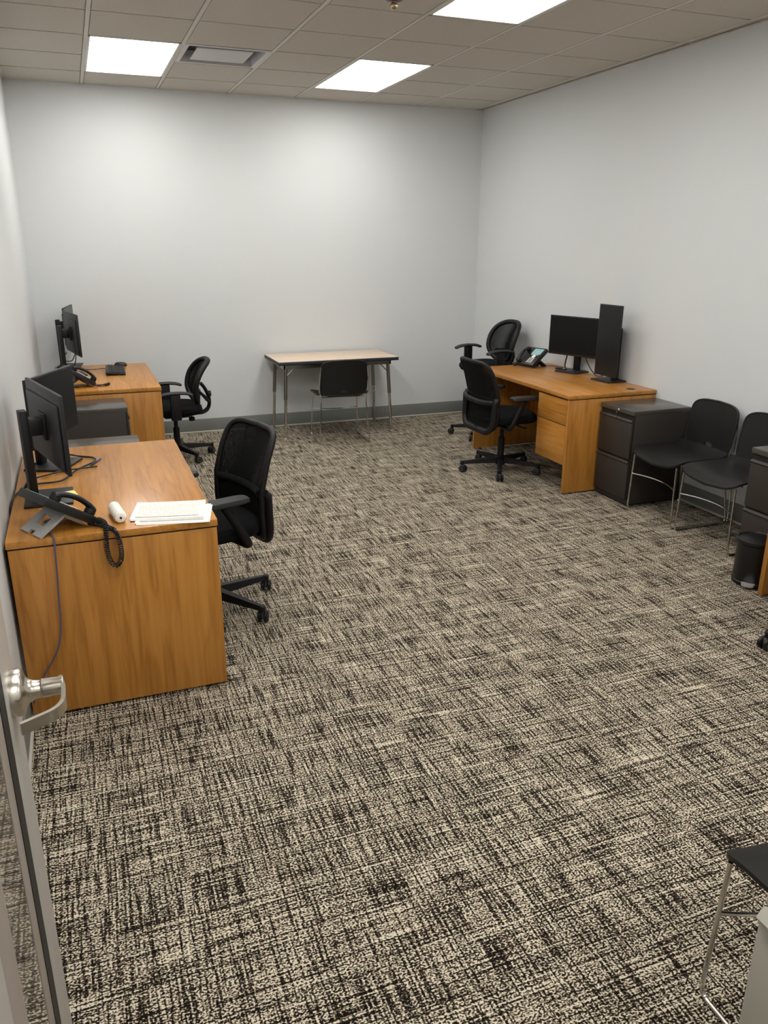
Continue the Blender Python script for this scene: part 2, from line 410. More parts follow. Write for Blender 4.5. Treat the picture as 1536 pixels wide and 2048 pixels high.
# ------------------------------------------------------------------ open door, folded back along the left wall
E_Y, FX = -6.30, .160                                  # free edge, face plane
dr = thing('door_1', (FX, E_Y, 0), 0, None, None, kind='structure')
dw = .915
def face_strip(n, m_, s0, s1, d0, d1, z0=.006, z1=2.13, bev=.001):      # s measured from the free edge back to the hinge
    return MB().bb(d0, d1, -s1, -s0, z0, z1, bev).build(n, m_, dr)
face_strip('door_stile', 'door_paint', 0, .165, -.045, 0)
face_strip('door_stile', 'door_paint', .56, dw, -.045, 0)
face_strip('door_rail', 'door_paint', .165, .56, -.045, 0, .006, .30)
face_strip('door_rail', 'door_paint', .165, .56, -.045, 0, 1.95, 2.13)
gk = MB()
gk.bb(-.03, .0015, -.225, -.165, .30, 1.95)
gk.build('gasket', 'gasket', dr)
lf = face_strip('lite_frame', 'door_trim', .225, .285, -.045, .0005, .30, 1.95, .003)
lf = face_strip('lite_frame', 'door_trim', .465, .56, -.045, .0005, .30, 1.95, .003)
MB().bb(-.006, -.001, -.465, -.285, .30, 1.95).build('glass', 'door_glass', dr, smooth=False)
hz, hy = 1.0, -.068
lv = MB().lathe([(.001, 0), (.044, 0), (.044, .017), (.041, .021), (.030, .024), (.022, .030), (.0175, .040), (.0165, .050), (.001, .050)], (0, hy, hz), 36, 'x').build('lever_handle', 'satin_nickel', dr)
MB().lathe([(.001, .052), (.0175, .052), (.018, .054), (.0165, .088), (.001, .088)], (0, hy, hz), 28, 'x').build('lever_hub', 'satin_nickel', lv)
gp = fillet([(.084, hy + .014, hz + .003), (.090, hy - .020, hz + .001), (.090, hy - .082, hz - .004), (.020, hy - .112, hz - .008)], .03)
mb = MB().tube(gp, .0135, 14, flat=1.0, up=(0, 0, 1))
GP = [Vector(p) for p in gp]; vs = []; fs = []
for k, p in enumerate(GP):                  # flat bar: 7 mm thick, 24 mm tall
    tn = (GP[min(k + 1, len(GP) - 1)] - GP[max(k - 1, 0)]).normalized(); sd = Vector((tn.y, -tn.x, 0)).normalized()
    for a, b_ in ((-1, -1), (1, -1), (1, 1), (-1, 1)): vs.append(p + sd * a * .0038 + Vector((0, 0, b_ * (.0125 if b_ < 0 else .010))))
for k in range(len(GP) - 1):
    for q in range(4): fs.append((k * 4 + q, k * 4 + (q + 1) % 4, k * 4 + 4 + (q + 1) % 4, k * 4 + 4 + q))
fs += [(3, 2, 1, 0), tuple(len(vs) - 4 + q for q in range(4))]
MB().add(vs, fs).build('lever_grip', 'satin_nickel', lv)
for z in (.25, 1.07, 1.9):
    MB().lathe([(.008, 0), (.008, .11)], (-.05, -dw - .006, z), 12).build('hinge', 'satin_nickel', dr)

# ------------------------------------------------------------------ desks
def make_desk(name, L, D, loc, rz, label, ped=True, grom=0.2):
    """local: length along x, sitting side at -y, origin at the floor centre"""
    t = thing(name, loc, rz, label, 'desk', 'wood desks with end panels')
    tp = MB().bb(-L / 2, L / 2, -D / 2, D / 2, DH - .028, DH, .0025).build('desk_top', 'wood_x', t)
    for gx in (L / 2 - grom, -L / 2 + grom):
        MB().lathe([(.001, 0), (.034, -.002), (.034, .0002), (.030, .0003), (.012, .0003), (.001, .0003)], (gx, D / 2 - .16, DH), 24).build('grommet', 'gasket', tp)
    MB().bb(-L / 2 + .004, L / 2 - .004, -D / 2 + .006, D / 2 - .006, DH - .034, DH - .028).build('reveal', 'wood_shadow_gap', t, smooth=False)
    for s in (-1, 1):
        MB().bb(s * (L / 2 - .003), s * (L / 2 - .031), -D / 2 + .004, D / 2 - .004, .012, DH - .034, .0015).build('end_panel', 'wood_z', t)
        for b_ in (-1, 1): MB().lathe([(.012, 0), (.012, .013)], (s * (L / 2 - .017), b_ * (D / 2 - .08), 0), 12).build('glide', 'black_plastic', t)
    MB().bb(-L / 2 + .031, L / 2 - .031, D / 2 - .20, D / 2 - .18, .28, DH - .034, .001).build('modesty_panel', 'wood_z', t)
    if ped:
        x1 = L / 2 - .034; x0 = x1 - .39
        pb = MB().bb(x0, x1, -D / 2 + .028, D / 2 - .21, .225, DH - .036).build('pedestal', 'wood_z', t)
        for a, b_ in ((.52, DH - .040), (.222, .514)):
            MB().bb(x0 - .002, x1 - .003, -D / 2 + .008, -D / 2 + .026, a, b_, .0015).build('drawer', 'wood_x', pb)
    return t
make_desk('desk', 1.43, .768, (.396, -4.084, 0), R(90), 'honey wood desk with phone, papers and yellow note, nearest the open door', ped=False)
make_desk('desk', 1.36, .768, (.505, -.95, 0), R(90), 'honey wood desk with keyboard by the back wall', ped=False)
make_desk('desk', 1.49, .762, (3.972, -2.265, 0), R(-90), 'honey wood desk with drawers and two dark monitors along the right wall', grom=.10)
make_desk('desk', 1.50, .762, (3.967, -5.64, 0), R(-90), 'honey wood desk end panel beside the black pedal bin', grom=.10)

# ------------------------------------------------------------------ steel file cabinets
def make_cabinet(name, loc, rz, label, w=.385, d=.50, h=.69, m_='charcoal_metal', key=False, n=2, ins=.010, gap=.052):
    """local: front at -y"""
    t = thing(name, loc, rz, label, 'cabinet', 'two-drawer steel file cabinets')
    MB().bb(-w / 2, w / 2, -d / 2 + .022, d / 2, .012, h - .03, .003).build('body', m_, t)
    MB().bb(-w / 2 + .02, w / 2 - .02, -d / 2 + .04, d / 2 - .02, 0, .014).build('plinth', 'charcoal_dark', t)
    MB().bb(-w / 2 - .001, w / 2 + .001, -d / 2 + .004, d / 2 + .001, h - .034, h, .006).build('cabinet_top', 'charcoal_top' if m_ == 'charcoal_metal' else m_, t)
    MB().bb(-w / 2 + .006, w / 2 - .006, -d / 2 + .016, -d / 2 + .023, .05, h - .04).build('recess_shade', 'charcoal_dark', t, smooth=False)  # near-black sheet paints in the shade of the gaps around the drawers
    z0, z1 = .055, h - gap; hh = (z1 - z0) / n
    for k in range(n):
        a, b_ = z0 + k * hh, z0 + (k + 1) * hh - .012
        yf = -d / 2
        o = MB().bb(-w / 2 + ins, w / 2 - ins, yf, yf + .016, a, b_ - .022, .003).build('drawer', m_, t)
        # bevelled full-width pull along the upper edge
        MB().prism([(yf, b_ - .024), (yf - .006, b_ - .014), (yf + .004, b_ - .001), (yf + .016, b_ - .006), (yf + .016, b_ - .024)], -w / 2 + ins, w / 2 - ins, 'x').build('drawer_pull', m_, o, smooth=False)
    if key:
        lk = MB().lathe([(.001, 0), (.009, 0), (.009, -.006), (.006, -.009), (.001, -.009)], (.03, -d / 2 + .002, h - .018), 16, 'y').build('lock', 'chrome', t)
        kb = MB().bb(.028, .032, -d / 2 - .024, -d / 2 - .006, h - .024, h - .012, .001); kb.bb(.029, .031, -d / 2 - .022, -d / 2 - .012, h - .075, h - .026, .001)
        kb.build('key', 'chrome', lk)
    return t
make_cabinet('file_cabinet', (4.095, -3.212, 0), R(-90), 'charcoal steel file cabinet with keys hanging in its lock', key=True, d=.49)
make_cabinet('file_cabinet', (4.095, -4.655, 0), R(-90), 'charcoal steel file cabinet behind the black pedal bin', d=.49, w=.40)
make_cabinet('file_cabinet', (.365, -1.87, 0), R(90), 'charcoal steel file cabinet against the keyboard desk', d=.50)
make_cabinet('file_cabinet', (.355, -3.14, 0), R(90), 'charcoal steel file cabinet against the end of the desk with phone and papers', d=.52)
make_cabinet('file_cabinet', (1.300, -7.588, 0), R(-90), 'light grey steel file cabinet behind the black chair nearest the doorway', w=.72, d=.47, h=1.034, m_='grey_metal', n=3, ins=0.0, gap=.024)

# ------------------------------------------------------------------ stacking guest chairs
def make_guest_chair(label):
    """local: faces +y, origin on the floor"""
    t = thing('stacking_chair', (0, 0, 0), 0, label, 'chair', 'black plastic stacking chairs')
    for s in (-1, 1):
        p = fillet([(s * .218, .205, .415), (s * .233, .212, .0065), (s * .236, -.235, .0065), (s * .212, -.190, .40), (s * .214, -.205, .45), (s * .232, -.222, .485), (s * .226, -.232, .60), (s * .212, -.243, .72)], .03, 5)
        MB().tube(p, .0062, 8).build('side_frame', 'chrome', t)
    st = [Vector((.222 * u, .208 - .06 * (1 - u * u), .262)) for u in [-1 + k / 8 for k in range(17)]]
    MB().tube(st, .0055, 8).build('stretcher', 'chrome', t)
    for yy in (-.13, .15): MB().tube([(-.212, yy, .425), (.212, yy, .425)], .0055, 8).build('seat_bar', 'chrome', t)
    def seat(u, v):
        z = .440 + .020 * (u / .24) ** 2
        if v > .12: z -= .045 * ((v - .12) / .115) ** 2 * (1 - .45 * (u / .24) ** 2)
        if v < -.10: z += .03 * ((-v - .10) / .1) ** 2
        return (u, v, z)
    MB().shell(seat, sup(.240, .222, 9.0, 0, .012), (0, 0, -.013), nt_=64, nr=10).build('seat', 'shell_plastic', t)
    def back(u, v):                       # v runs 0..0.33 up the back
        w_ = 1.0 + .04 * (v / .33)
        y = -.210 - .050 * (v / .33) + .022 * (u / .21) ** 2
        return (u * w_, y, .458 + v - .018 * (u / .21) ** 2 * (v / .33))
    ho = lambda a: (.036 * math.cos(a), .030 + .016 * math.sin(a))
    MB().shell(back, sup(.212, .164, 6.0, 0, .156), (0, -.011, 0), hole=ho, nt_=72, nr=9).build('backrest', 'shell_plastic', t)
    rim = [Vector(back(*p)) + Vector((0, -.005, 0)) for p in [sup(.212, .164, 6.0, 0, .156)(2 * math.pi * k / 64) for k in range(64)]]
    MB().tube(rim, .0078, 8, closed=True).build('back_rim', 'shell_plastic', t)
    return t
gc = make_guest_chair('black plastic stacking chair pushed under the beige table')
gc.location = (2.585, -.715, 0); gc.rotation_euler = (0, 0, R(-5))
clone(gc, (4.06, -3.672, 0), facing(-1, .03), 'black plastic stacking chair beside the cabinet with hanging keys')
clone(gc, (4.06, -4.165, 0), facing(-1, 0), 'black plastic stacking chair beside the cabinet behind the pedal bin')
clone(gc, (1.852, -6.895, 0), 0, 'black plastic stacking chair nearest the doorway, in front of the light grey cabinet')

# ------------------------------------------------------------------ swivel chairs
def swivel_base(t, ph, zc, Rr=.325):
    MB().lathe([(.001, .055), (.038, .055), (.045, .075), (.045, .115), (.034, .125), (.001, .125)]).build('hub', 'chair_frame', t)
    for k in range(5):
        a = ph + k * 2 * math.pi / 5; M = Matrix.Rotation(a, 4, 'Z')
        mb = MB().hexa([(.03, -.026, .070), (.03, .026, .070), (Rr, .014, .066), (Rr, -.014, .066)], [(.03, -.020, .118), (.03, .020, .118), (Rr, .010, .090), (Rr, -.010, .090)])
        mb.lathe([(.0155, .060), (.017, .064), (.017, .088), (.012, .093)], (Rr, 0, 0), 14).move(M)
        arm = mb.build('base_arm', 'chair_frame', t)
        a2 = rnd.uniform(0, 6.28)
        M2 = M @ Matrix.Translation((Rr, 0, 0)) @ Matrix.Rotation(a2, 4, 'Z') @ Matrix.Translation((.012, 0, 0))
        cs = MB()
        for s in (-1, 1): cs.lathe([(.001, s * .008), (.024, s * .008), (.0285, s * .011), (.0285, s * .023), (.022, s * .027), (.001, s * .027)], (0, 0, .0285), 18, 'y')
        cs.move(M2); cs.build('caster', 'black_plastic', arm)
        hd = MB().box((0, 0, .034), (.018, .014, .048), .004)
        for s in (-1, 1): hd.lathe([(.012, s * .0275), (.017, s * .0275), (.0165, s * .0285), (.012, s * .0285)], (0, 0, .0285), 16, 'y', cap=False)
        hd.move(M2); hd.build('caster_rim', 'caster_rim', arm)
    MB().lathe([(.001, .11), (.027, .11), (.027, zc - .12), (.017, zc - .12), (.017, zc), (.001, zc)]).build('gas_column', 'chair_frame', t)
def make_mesh_chair(label, ph):
    """local: faces +y"""
    t = thing('office_chair', (0, 0, 0), 0, label, 'chair', 'tall mesh-back office chairs')
    swivel_base(t, ph, .40)
    mb = MB().box((0, -.01, .405), (.16, .24, .045), .012); mb.tube([(.06, .05, .40), (.22, .06, .40)], .006, 8); mb.box((.235, .06, .40), (.05, .022, .008), .003)
    mb.tube([(0, -.10, .40), (0, -.25, .385)], .03, 10, flat=.5).build('mechanism', 'chair_frame', t)
    MB().pillow(sup(.245, .235, 3.6), [(.80, .425), (.95, .430), (1.0, .452), (.985, .478), (.93, .494), (.75, .503), (.4, .506), (.05, .507)], 48).build('seat', 'black_fabric', t)
    H0, H1 = .385, .918
    def bk(u, v):                          # v 0..1 up the back
        z = H0 + (H1 - H0) * v
        y = -.235 - .018 * math.sin(v * 3.0) * -1.0 - .115 * max(0, v - .35) ** 1.5 * 1.5 + .035 * (u / .22) ** 2
        w_ = 1.0 - .06 * abs(v - .45)
        return (u * w_, y, z)
    ol = sup(.235, .5, 7.0, 0, .5)
    MB().shell(bk, sup(.224, .48, 7.0, 0, .5), (0, -.004, 0), nt_=64, nr=10).build('back_mesh', 'mesh_fabric', t)
    ring = [Vector(bk(*ol(2 * math.pi * k / 72))) for k in range(72)]
    MB().tube(ring, .0155, 10, closed=True).build('back_frame', 'chair_frame', t)
    lb = [Vector(bk(u, .46)) + Vector((0, .004, 0)) for u in [-.21 + .42 * k / 14 for k in range(15)]]
    MB().tube(lb, .020, 10, flat=1.0, up=(0, 1, 0)).build('lumbar_band', 'black_fabric', t)
    ip = MB().shell(lambda u, v: tuple(Vector(bk(u, v)) + Vector((0, .006, 0))), sup(.205, .19, 5.0, 0, .24), (0, -.004, 0), nt_=48, nr=6)
    ip.build('lower_back_pad', 'black_fabric', t)
    # loop bracket behind the lower back
    lp = fillet([(-.238, -.195, .640), (-.237, -.215, .615), (-.232, -.222, .43), (-.17, -.240, .372), (.17, -.240, .372), (.232, -.222, .43), (.237, -.215, .615), (.238, -.195, .640)], .04, 5)
    mb = MB().tube(lp, .026, 10, flat=.8)
    mb.tube(fillet([(-.232, -.220, .615), (-.12, -.262, .605), (.12, -.262, .605), (.232, -.220, .615)], .06, 5), .022, 10)
    mb.build('back_bracket', 'chair_frame', t)
    for s in (-1, 1):
        ar = MB().tube(fillet([(s * .10, -.07, .40), (s * .262, -.09, .40), (s * .275, -.07, .44), (s * .272, .035, .625)], .05, 5), .021, 10, flat=.75)
        a_ = ar.build('armrest', 'chair_frame', t)
        pd = MB().pillow(sup(.043, .128, 4.0), [(.85, .628), (1.0, .634), (1.0, .648), (.94, .655), (.6, .657)], 32)
        pd.v = [(x + s * .268, y + .035, z) for x, y, z in pd.v]
        pd.build('arm_pad', 'arm_pad', a_)
    return t
def make_task_chair(label, ph, dz=0.0, ring=False, name='office_chair', group='round-back task chairs'):
    t = thing(name, (0, 0, 0), 0, label, 'chair', group)
    swivel_base(t, ph, .38 + dz, .30)
    def B(): return MB()
    up = Matrix.Translation((0, 0, dz))
    mb = B().box((0, -.01, .375), (.15, .22, .045), .012); mb.tube([(.05, .05, .365), (.20, .06, .35)], .006, 8); mb.lathe([(.024, .31), (.026, .315), (.026, .335), (.02, .342)], (0, -.14, 0), 14)
    mb.tube([(0, -.14, .34), (0, -.14, .38)], .006, 8); mb.box((.225, .062, .348), (.07, .03, .012), .005)
    mb.move(up).build('mechanism', 'chair_frame', t)
    B().pillow(sup(.24, .225, 3.0), [(.72, .385), (.92, .395), (1.0, .425), (.97, .452), (.85, .470), (.6, .480), (.3, .483), (.05, .483)], 48).move(up).build('seat', 'black_fabric', t)
    def bk(u, v):
        z = .475 + .355 * v
        y = -.215 + .06 * (u / .2) ** 2 - .16 * max(0, v - .30) ** 1.6 - .05 * (1 - v) ** 2 * -0.4
        return (u, y, z)
    def ol(a):
        p = sup(.20, .5, 2.9, 0, .5)(a); k = .80 + .20 * math.sin(min(1, max(0, p[1] + .12)) * 2.1) if p[1] < .75 else .80 + .20 * math.sin(.87 * 2.1)
        return (p[0] * k, p[1])
    B().shell(bk, lambda a: (ol(a)[0] * .95, .5 + (ol(a)[1] - .5) * .95), (0, -.004, 0), nt_=56, nr=9).move(up).build('back_mesh', 'mesh_fabric', t)
    rg = [Vector(bk(*ol(2 * math.pi * k / 64))) for k in range(64)]
    B().tube(rg, .022, 10, closed=True).move(up).build('back_frame', 'chair_frame', t)
    B().shell(lambda u, v: tuple(Vector(bk(u, v)) + Vector((0, -.008, 0))), sup(.14, .13, 3.0, 0, .17), (0, -.012, 0), nt_=40, nr=4).move(up).build('lower_shell', 'chair_frame', t)
    jb = spline([(0, -.10, .385), (0, -.22, .375), (0, -.285, .41), (0, -.300, .49), (0, -.270, .58), (0, -.236, .63)], 6)
    mb = B().tube(jb, [.034] * 12 + [.030] * (len(jb) - 12), 12, flat=.5)
    for s in (-1, 1): mb.tube(spline([(s * .03, -.29, .47), (s * .09, -.255, .52), (s * .13, -.200, .57)], 5), .013, 8)
    j_ = mb.move(up).build('back_upright', 'chair_frame', t)
    B().lathe([(.001, 0), (.024, 0), (.026, -.006), (.024, -.022), (.001, -.024)], (0, -.296, .535), 16, 'y').move(up).build('knob', 'black_plastic', j_)
    for s in (-1, 1):
        a_ = B().box((s * .265, .03, .49), (.030, .085, .20), .008).box((s * .19, .03, .385), (.17, .07, .018), .004).box((s * .262, .03, .40), (.03, .085, .05), .008).move(up).build('armrest', 'chair_frame', t)
        pd = spline([(s * .268, -.115, .578), (s * .266, -.06, .596), (s * .266, .03, .603), (s * .266, .12, .596), (s * .268, .175, .578)], 6)
        B().tube(pd, [.020] + [.032] * (len(pd) - 2) + [.020], 12, flat=.42, up=(0, 0, 1)).move(up).build('arm_pad', 'arm_pad', a_)
    if ring:
        fr_ = B().tube([(.20 * math.cos(a), .20 * math.sin(a), .265) for a in [2 * math.pi * k / 40 for k in range(40)]], .0095, 10, closed=True).build('foot_ring', 'chrome', t)
        mb = B().lathe([(.030, .235), (.036, .24), (.036, .28), (.030, .285)], n=20)
        for k in range(4):
            a = k * math.pi / 2 + .4; mb.tube([(.03 * math.cos(a), .03 * math.sin(a), .26), (.195 * math.cos(a), .195 * math.sin(a), .263)], .007, 8)
        mb.build('ring_spokes', 'chair_frame', fr_)
    return t
def wheel_phase(hub, wheel, rot): return math.atan2(wheel[1] - hub[1], wheel[0] - hub[0]) - rot
rot = facing(-.955, -.30); hub = (.838, -4.03)
ch = make_mesh_chair('black mesh office chair at the desk with phone and papers', wheel_phase(hub, (1.045, -4.286), rot)); ch.location = (*hub, 0); ch.rotation_euler[2] = rot
rot = facing(1, .03); hub = (3.49, -2.235)
ch = make_mesh_chair('black mesh office chair at the desk with drawers and two monitors', wheel_phase(hub, (3.171, -2.168), rot)); ch.location = (*hub, 0); ch.rotation_euler[2] = rot
rot = facing(1, 0); hub = (3.47, -5.50)
ch = make_mesh_chair('black mesh office chair at the desk beside the pedal bin', wheel_phase(hub, (3.175, -5.365), rot)); ch.location = (*hub, 0); ch.rotation_euler[2] = rot
rot = facing(-1, -.05); hub = (1.05, -.88)
ch = make_task_chair('black round-back office chair with T arms at the keyboard desk', wheel_phase(hub, (1.164, -1.133), rot)); ch.location = (*hub, 0); ch.rotation_euler[2] = rot
rot = facing(-1, -.12); hub = (3.95, -1.05)
ch = make_task_chair('tall black drafting chair with chrome foot ring in the corner', wheel_phase(hub, (3.684, -.90), rot), .24, True, 'drafting_chair', None); ch.location = (*hub, 0); ch.rotation_euler[2] = rot

# ------------------------------------------------------------------ table by the back wall
t = thing('folding_table', (2.63, -.33, 0), 0, 'beige topped table with navy edge and chrome legs by the back wall', 'table'); t.name = 'utility_table'
TH, tx, ty = .738, .595, .30
MB().bb(-tx + .004, tx - .004, -ty + .004, ty - .004, TH - .004, TH, .001).build('table_top', 'table_top', t)
MB().bb(-tx, tx, -ty, ty, TH - .034, TH - .003, .006).build('edge_band', 'navy_edge', t)
mb = MB(); q = .06
for s in (-1, 1):
    mb.bb(-tx + q, tx - q, s * (ty - q), s * (ty - q - .015), TH - .075, TH - .034); mb.bb(s * (tx - q), s * (tx - q - .015), -ty + q, ty - q, TH - .075, TH - .034)
mb.build('apron', 'dull_chrome', t)
for sx in (-1, 1):
    for sy in (-1, 1):
        a = Vector((sx * (tx - .085), sy * (ty - .085), TH - .036)); b_ = Vector((sx * (tx - .055), sy * (ty - .055), .012))
        mid = a.lerp(b_, .47)
        lg = MB().tube([a, mid], .0175, 14).build('leg', 'dull_chrome', t)
        MB().tube([mid, b_], .0135, 14).build('leg_insert', 'chrome', lg)
        MB().lathe([(.001, 0), (.017, 0), (.018, .006), (.010, .014), (.001, .016)], (b_.x, b_.y, 0), 14).build('foot_glide', 'chrome', lg)
        MB().tube([a.lerp(b_, .17), Vector((sx * (tx - .20), a.y, TH - .036))], .006, 8).build('brace', 'dull_chrome', lg)
        if (sx, sy) == (1, 1):
            hs = MB()
            for k in range(8):
                p = mid.lerp(b_, .05 + .055 * k); hs.lathe([(.001, -.0140), (.0045, -.0140), (.0045, -.0150), (.001, -.0150)], tuple(p), 8, 'y')
            hs.build('adjust_holes', 'gasket', lg)

# ------------------------------------------------------------------ monitors
def make_monitor(loc, face, label, w=.54, h=.325, ztop=1.20, arm=.085, pw=.055, base=(.235, .19), portrait=False, off=0.0, base_face=None):
    """loc = base centre on the desk; local: screen faces +y"""
    t = thing('monitor', (loc[0], loc[1], DH), facing(*face), label, 'monitor', 'dark desktop monitors')
    zt = ztop - DH; zc = zt - h / 2
    turn = facing(*base_face) - facing(*face) if base_face else 0.0          # the stand swivels on its base
    MB().box((0, 0, .006), (base[0], base[1], .012), .003, mtx=Matrix.Rotation(turn, 4, 'Z')).build('base', 'monitor_back', t)
    yc = -base[1] / 2 + .035
    MB().bb(-pw / 2, pw / 2, yc - .016, yc + .016, .012, min(zt - .09, .40) if not portrait else .41, .004).build('column', 'black_plastic', t)
    y0 = yc + arm
    mb = MB().bb(-.035, .035, yc + .012, y0 - .010, zc - .035, zc + .035, .005); mb.bb(-.055 + off, .055 + off, y0 - .022, y0 - .006, zc - .055, zc + .055, .006)
    mb.build('mount', 'black_plastic', t)
    p = MB().bb(-w / 2 + off, w / 2 + off, y0, y0 + .014, zt - h, zt, .003)
    p.bb(-w / 2 * .9 + off, w / 2 * .9 + off, y0 - .010, y0 + .002, zt - h + .012, zt - .045, .009)
    pn = p.build('panel', 'monitor_back', t)
    bz = .008
    MB().bb(-w / 2 + bz + off, w / 2 - bz + off, y0 + .0138, y0 + .0150, zt - h + (bz if portrait else .018), zt - bz).build('screen', 'screen_glass', pn, smooth=False)
    MB().bb(-w / 2 + .03 + off, w / 2 - .03 + off, y0 - .0006, y0 + .0006, zt - .034, zt - .032).build('back_seam', 'black_gloss', pn, smooth=False)
    return t
make_monitor((.155, -4.29), (.965, .26), 'dark monitor showing its back and tall column, yellow note on its base', w=.55, h=.32, ztop=1.222, off=0.0, base_face=(1, 0))
make_monitor((.165, -3.73), (.92, -.40), 'dark monitor with its blank screen facing the doorway, behind the monitor seen from behind', w=.49, h=.32, ztop=1.20)
make_monitor((.27, -.81), (.983, .18), 'dark monitor showing its back at the keyboard desk', w=.56, h=.325, ztop=1.243, base=(.22, .19))
make_monitor((.25, -.28), (.99, -.15), 'dark monitor half hidden behind the other at the keyboard desk', w=.47, h=.32, ztop=1.255, base=(.22, .19))
make_monitor((4.245, -2.05), (-.945, -.326), 'dark wide monitor beside the phone with lit display', w=.50, h=.325, ztop=1.205, arm=.07, base=(.22, .19))
make_monitor((4.265, -2.535), (-1, -.06), 'dark tall upright monitor turned on end near the desk grommet', w=.262, h=.545, ztop=1.337, arm=.125, base=(.22, .185), portrait=True, off=-.045)

# ------------------------------------------------------------------ desk phones
def coil(path, r=.0075, wr=.0030, turns=40):
    P = spline(path, 10); out = []
    L = [0]
    for i in range(1, len(P)): L.append(L[-1] + (P[i] - P[i - 1]).length)
    n = turns * 8; prev = None
    for i in range(n + 1):
        s = L[-1] * i / n; j = max(k for k in range(len(L)) if L[k] <= s + 1e-9); j = min(j, len(P) - 2)
        f = (s - L[j]) / max(L[j + 1] - L[j], 1e-9); p = P[j].lerp(P[j + 1], f); tn = (P[j + 1] - P[j]).normalized()
        u = (Vector((0, 0, 1)) if prev is None and abs(tn.z) < .9 else (prev or Vector((1, 0, 0)))); u = (u - tn * tn.dot(u)).normalized(); prev = u
        w = tn.cross(u); a = 2 * math.pi * i / 8
        out.append(p + u * r * math.cos(a) + w * r * math.sin(a))
    return MB().tube(out, wr, 5)
def make_phone(loc, rz, label, cord, tilt=34, stand='phone_grey'):
    """local: x = the user's right, -y = towards the user; origin on the desk under the front edge"""
    t = thing('desk_phone', (loc[0], loc[1], DH), rz, label, 'phone', 'black desk phones')
    w, d, th = .205, .225, .034
    M = Matrix.Translation((0, 0, .010)) @ Matrix.Rotation(R(tilt), 4, 'X')          # slab plane: y up the slope
    body = MB().bb(-w / 2, w / 2, 0, d, -.004, th - .004, .006).move(M).build('body', 'phone_body', t)
    zt = th - .004
    MB().bb(-.018, w / 2 - .022, d * .60, d - .018, zt - .001, zt + .001, .0005).move(M).build('display', 'phone_lcd', body, smooth=False)
    MB().bb(-.012, w / 2 - .035, d * .555, d * .58, zt - .001, zt + .0015, .0005).move(M).build('soft_keys', 'key_white', body)
    MB().lathe([(.001, zt - .001), (.019, zt - .001), (.019, zt + .0015), (.015, zt + .0025), (.001, zt + .0025)], (.033, d * .47, 0), 20).move(M).build('nav_disc', 'key_white', body)
    kk = None
    for r_ in range(4):
        for c_ in range(3):
            if kk is None:
                kk = MB().pillow(sup(.0068, .0052, 3), [(1, zt - .001), (1, zt + .0015), (.8, zt + .0025)], 12).build('key', 'key_white', body); k_ = kk
            else: k_ = kk.copy(); COL.objects.link(k_)
            k_.matrix_local = M @ Matrix.Translation((.012 + c_ * .021, .030 + r_ * .0165, 0))
    # handset in its cradle on the user's left
    hp = spline([(-.072, .014, zt + .016), (-.072, .045, zt + .032), (-.072, .10, zt + .040), (-.072, .155, zt + .032), (-.072, .188, zt + .016)], 6)
    hs = MB().tube(hp, [.021, .023, .022, .021, .020, .019, .018, .0175] + [.0175] * (len(hp) - 16) + [.0175, .018, .019, .020, .021, .022, .023, .021], 14, flat=.62, up=(0, 0, 1))
    for yy in (.024, .178): hs.lathe([(.001, zt - .002), (.020, zt - .002), (.022, zt + .008), (.020, zt + .024), (.001, zt + .026)], (-.072, yy, 0), 16)
    hs.move(M).build('handset', 'black_plastic', t)
    # wedge stand: plate with a square window and a notched foot
    top = M @ Vector((0, d * .50, -.006)); top2 = M @ Vector((0, d * .16, -.006))
    py_, pz_ = .203, 0.004
    A, B_ = Vector((0, top.y, top.z)), Vector((0, py_, pz_))
    dv = (B_ - A); L_ = dv.length; dv.normalize(); nv = Vector((0, dv.z, -dv.y)) * .005
    def slab(mb, xa, xb, s0, s1):
        q4 = [A + dv * s0 + Vector((xa, 0, 0)), A + dv * s0 + Vector((xb, 0, 0)), A + dv * s1 + Vector((xb, 0, 0)), A + dv * s1 + Vector((xa, 0, 0))]
        mb.hexa([p - nv for p in q4], [p + nv for p in q4])
    mb = MB(); hw = .074
    slab(mb, -hw, hw, 0, L_ * .22); slab(mb, -hw, -.032, L_ * .22, L_ * .62); slab(mb, .032, hw, L_ * .22, L_ * .62); slab(mb, -hw, hw, L_ * .62, L_ * .86)
    slab(mb, -hw, -.018, L_ * .86, L_); slab(mb, .018, hw, L_ * .86, L_)
    for s in (-1, 1):
        q4 = [Vector((s * hw, top2.y, top2.z)), Vector((s * (hw - .012), top2.y, top2.z)), A + Vector((s * (hw - .012), 0, 0)), A + Vector((s * hw, 0, 0))]
        mb.hexa([p + Vector((0, 0, -.012)) for p in q4], q4)
    mb.build('stand', stand, t)
    if cord:
        c_ = coil([t.matrix_basis.inverted() @ Vector(p) for p in cord[0]] if len(cord) > 2 else cord[0], turns=cord[1]); c_.build('handset_cord', 'cable_black', t)
    return t
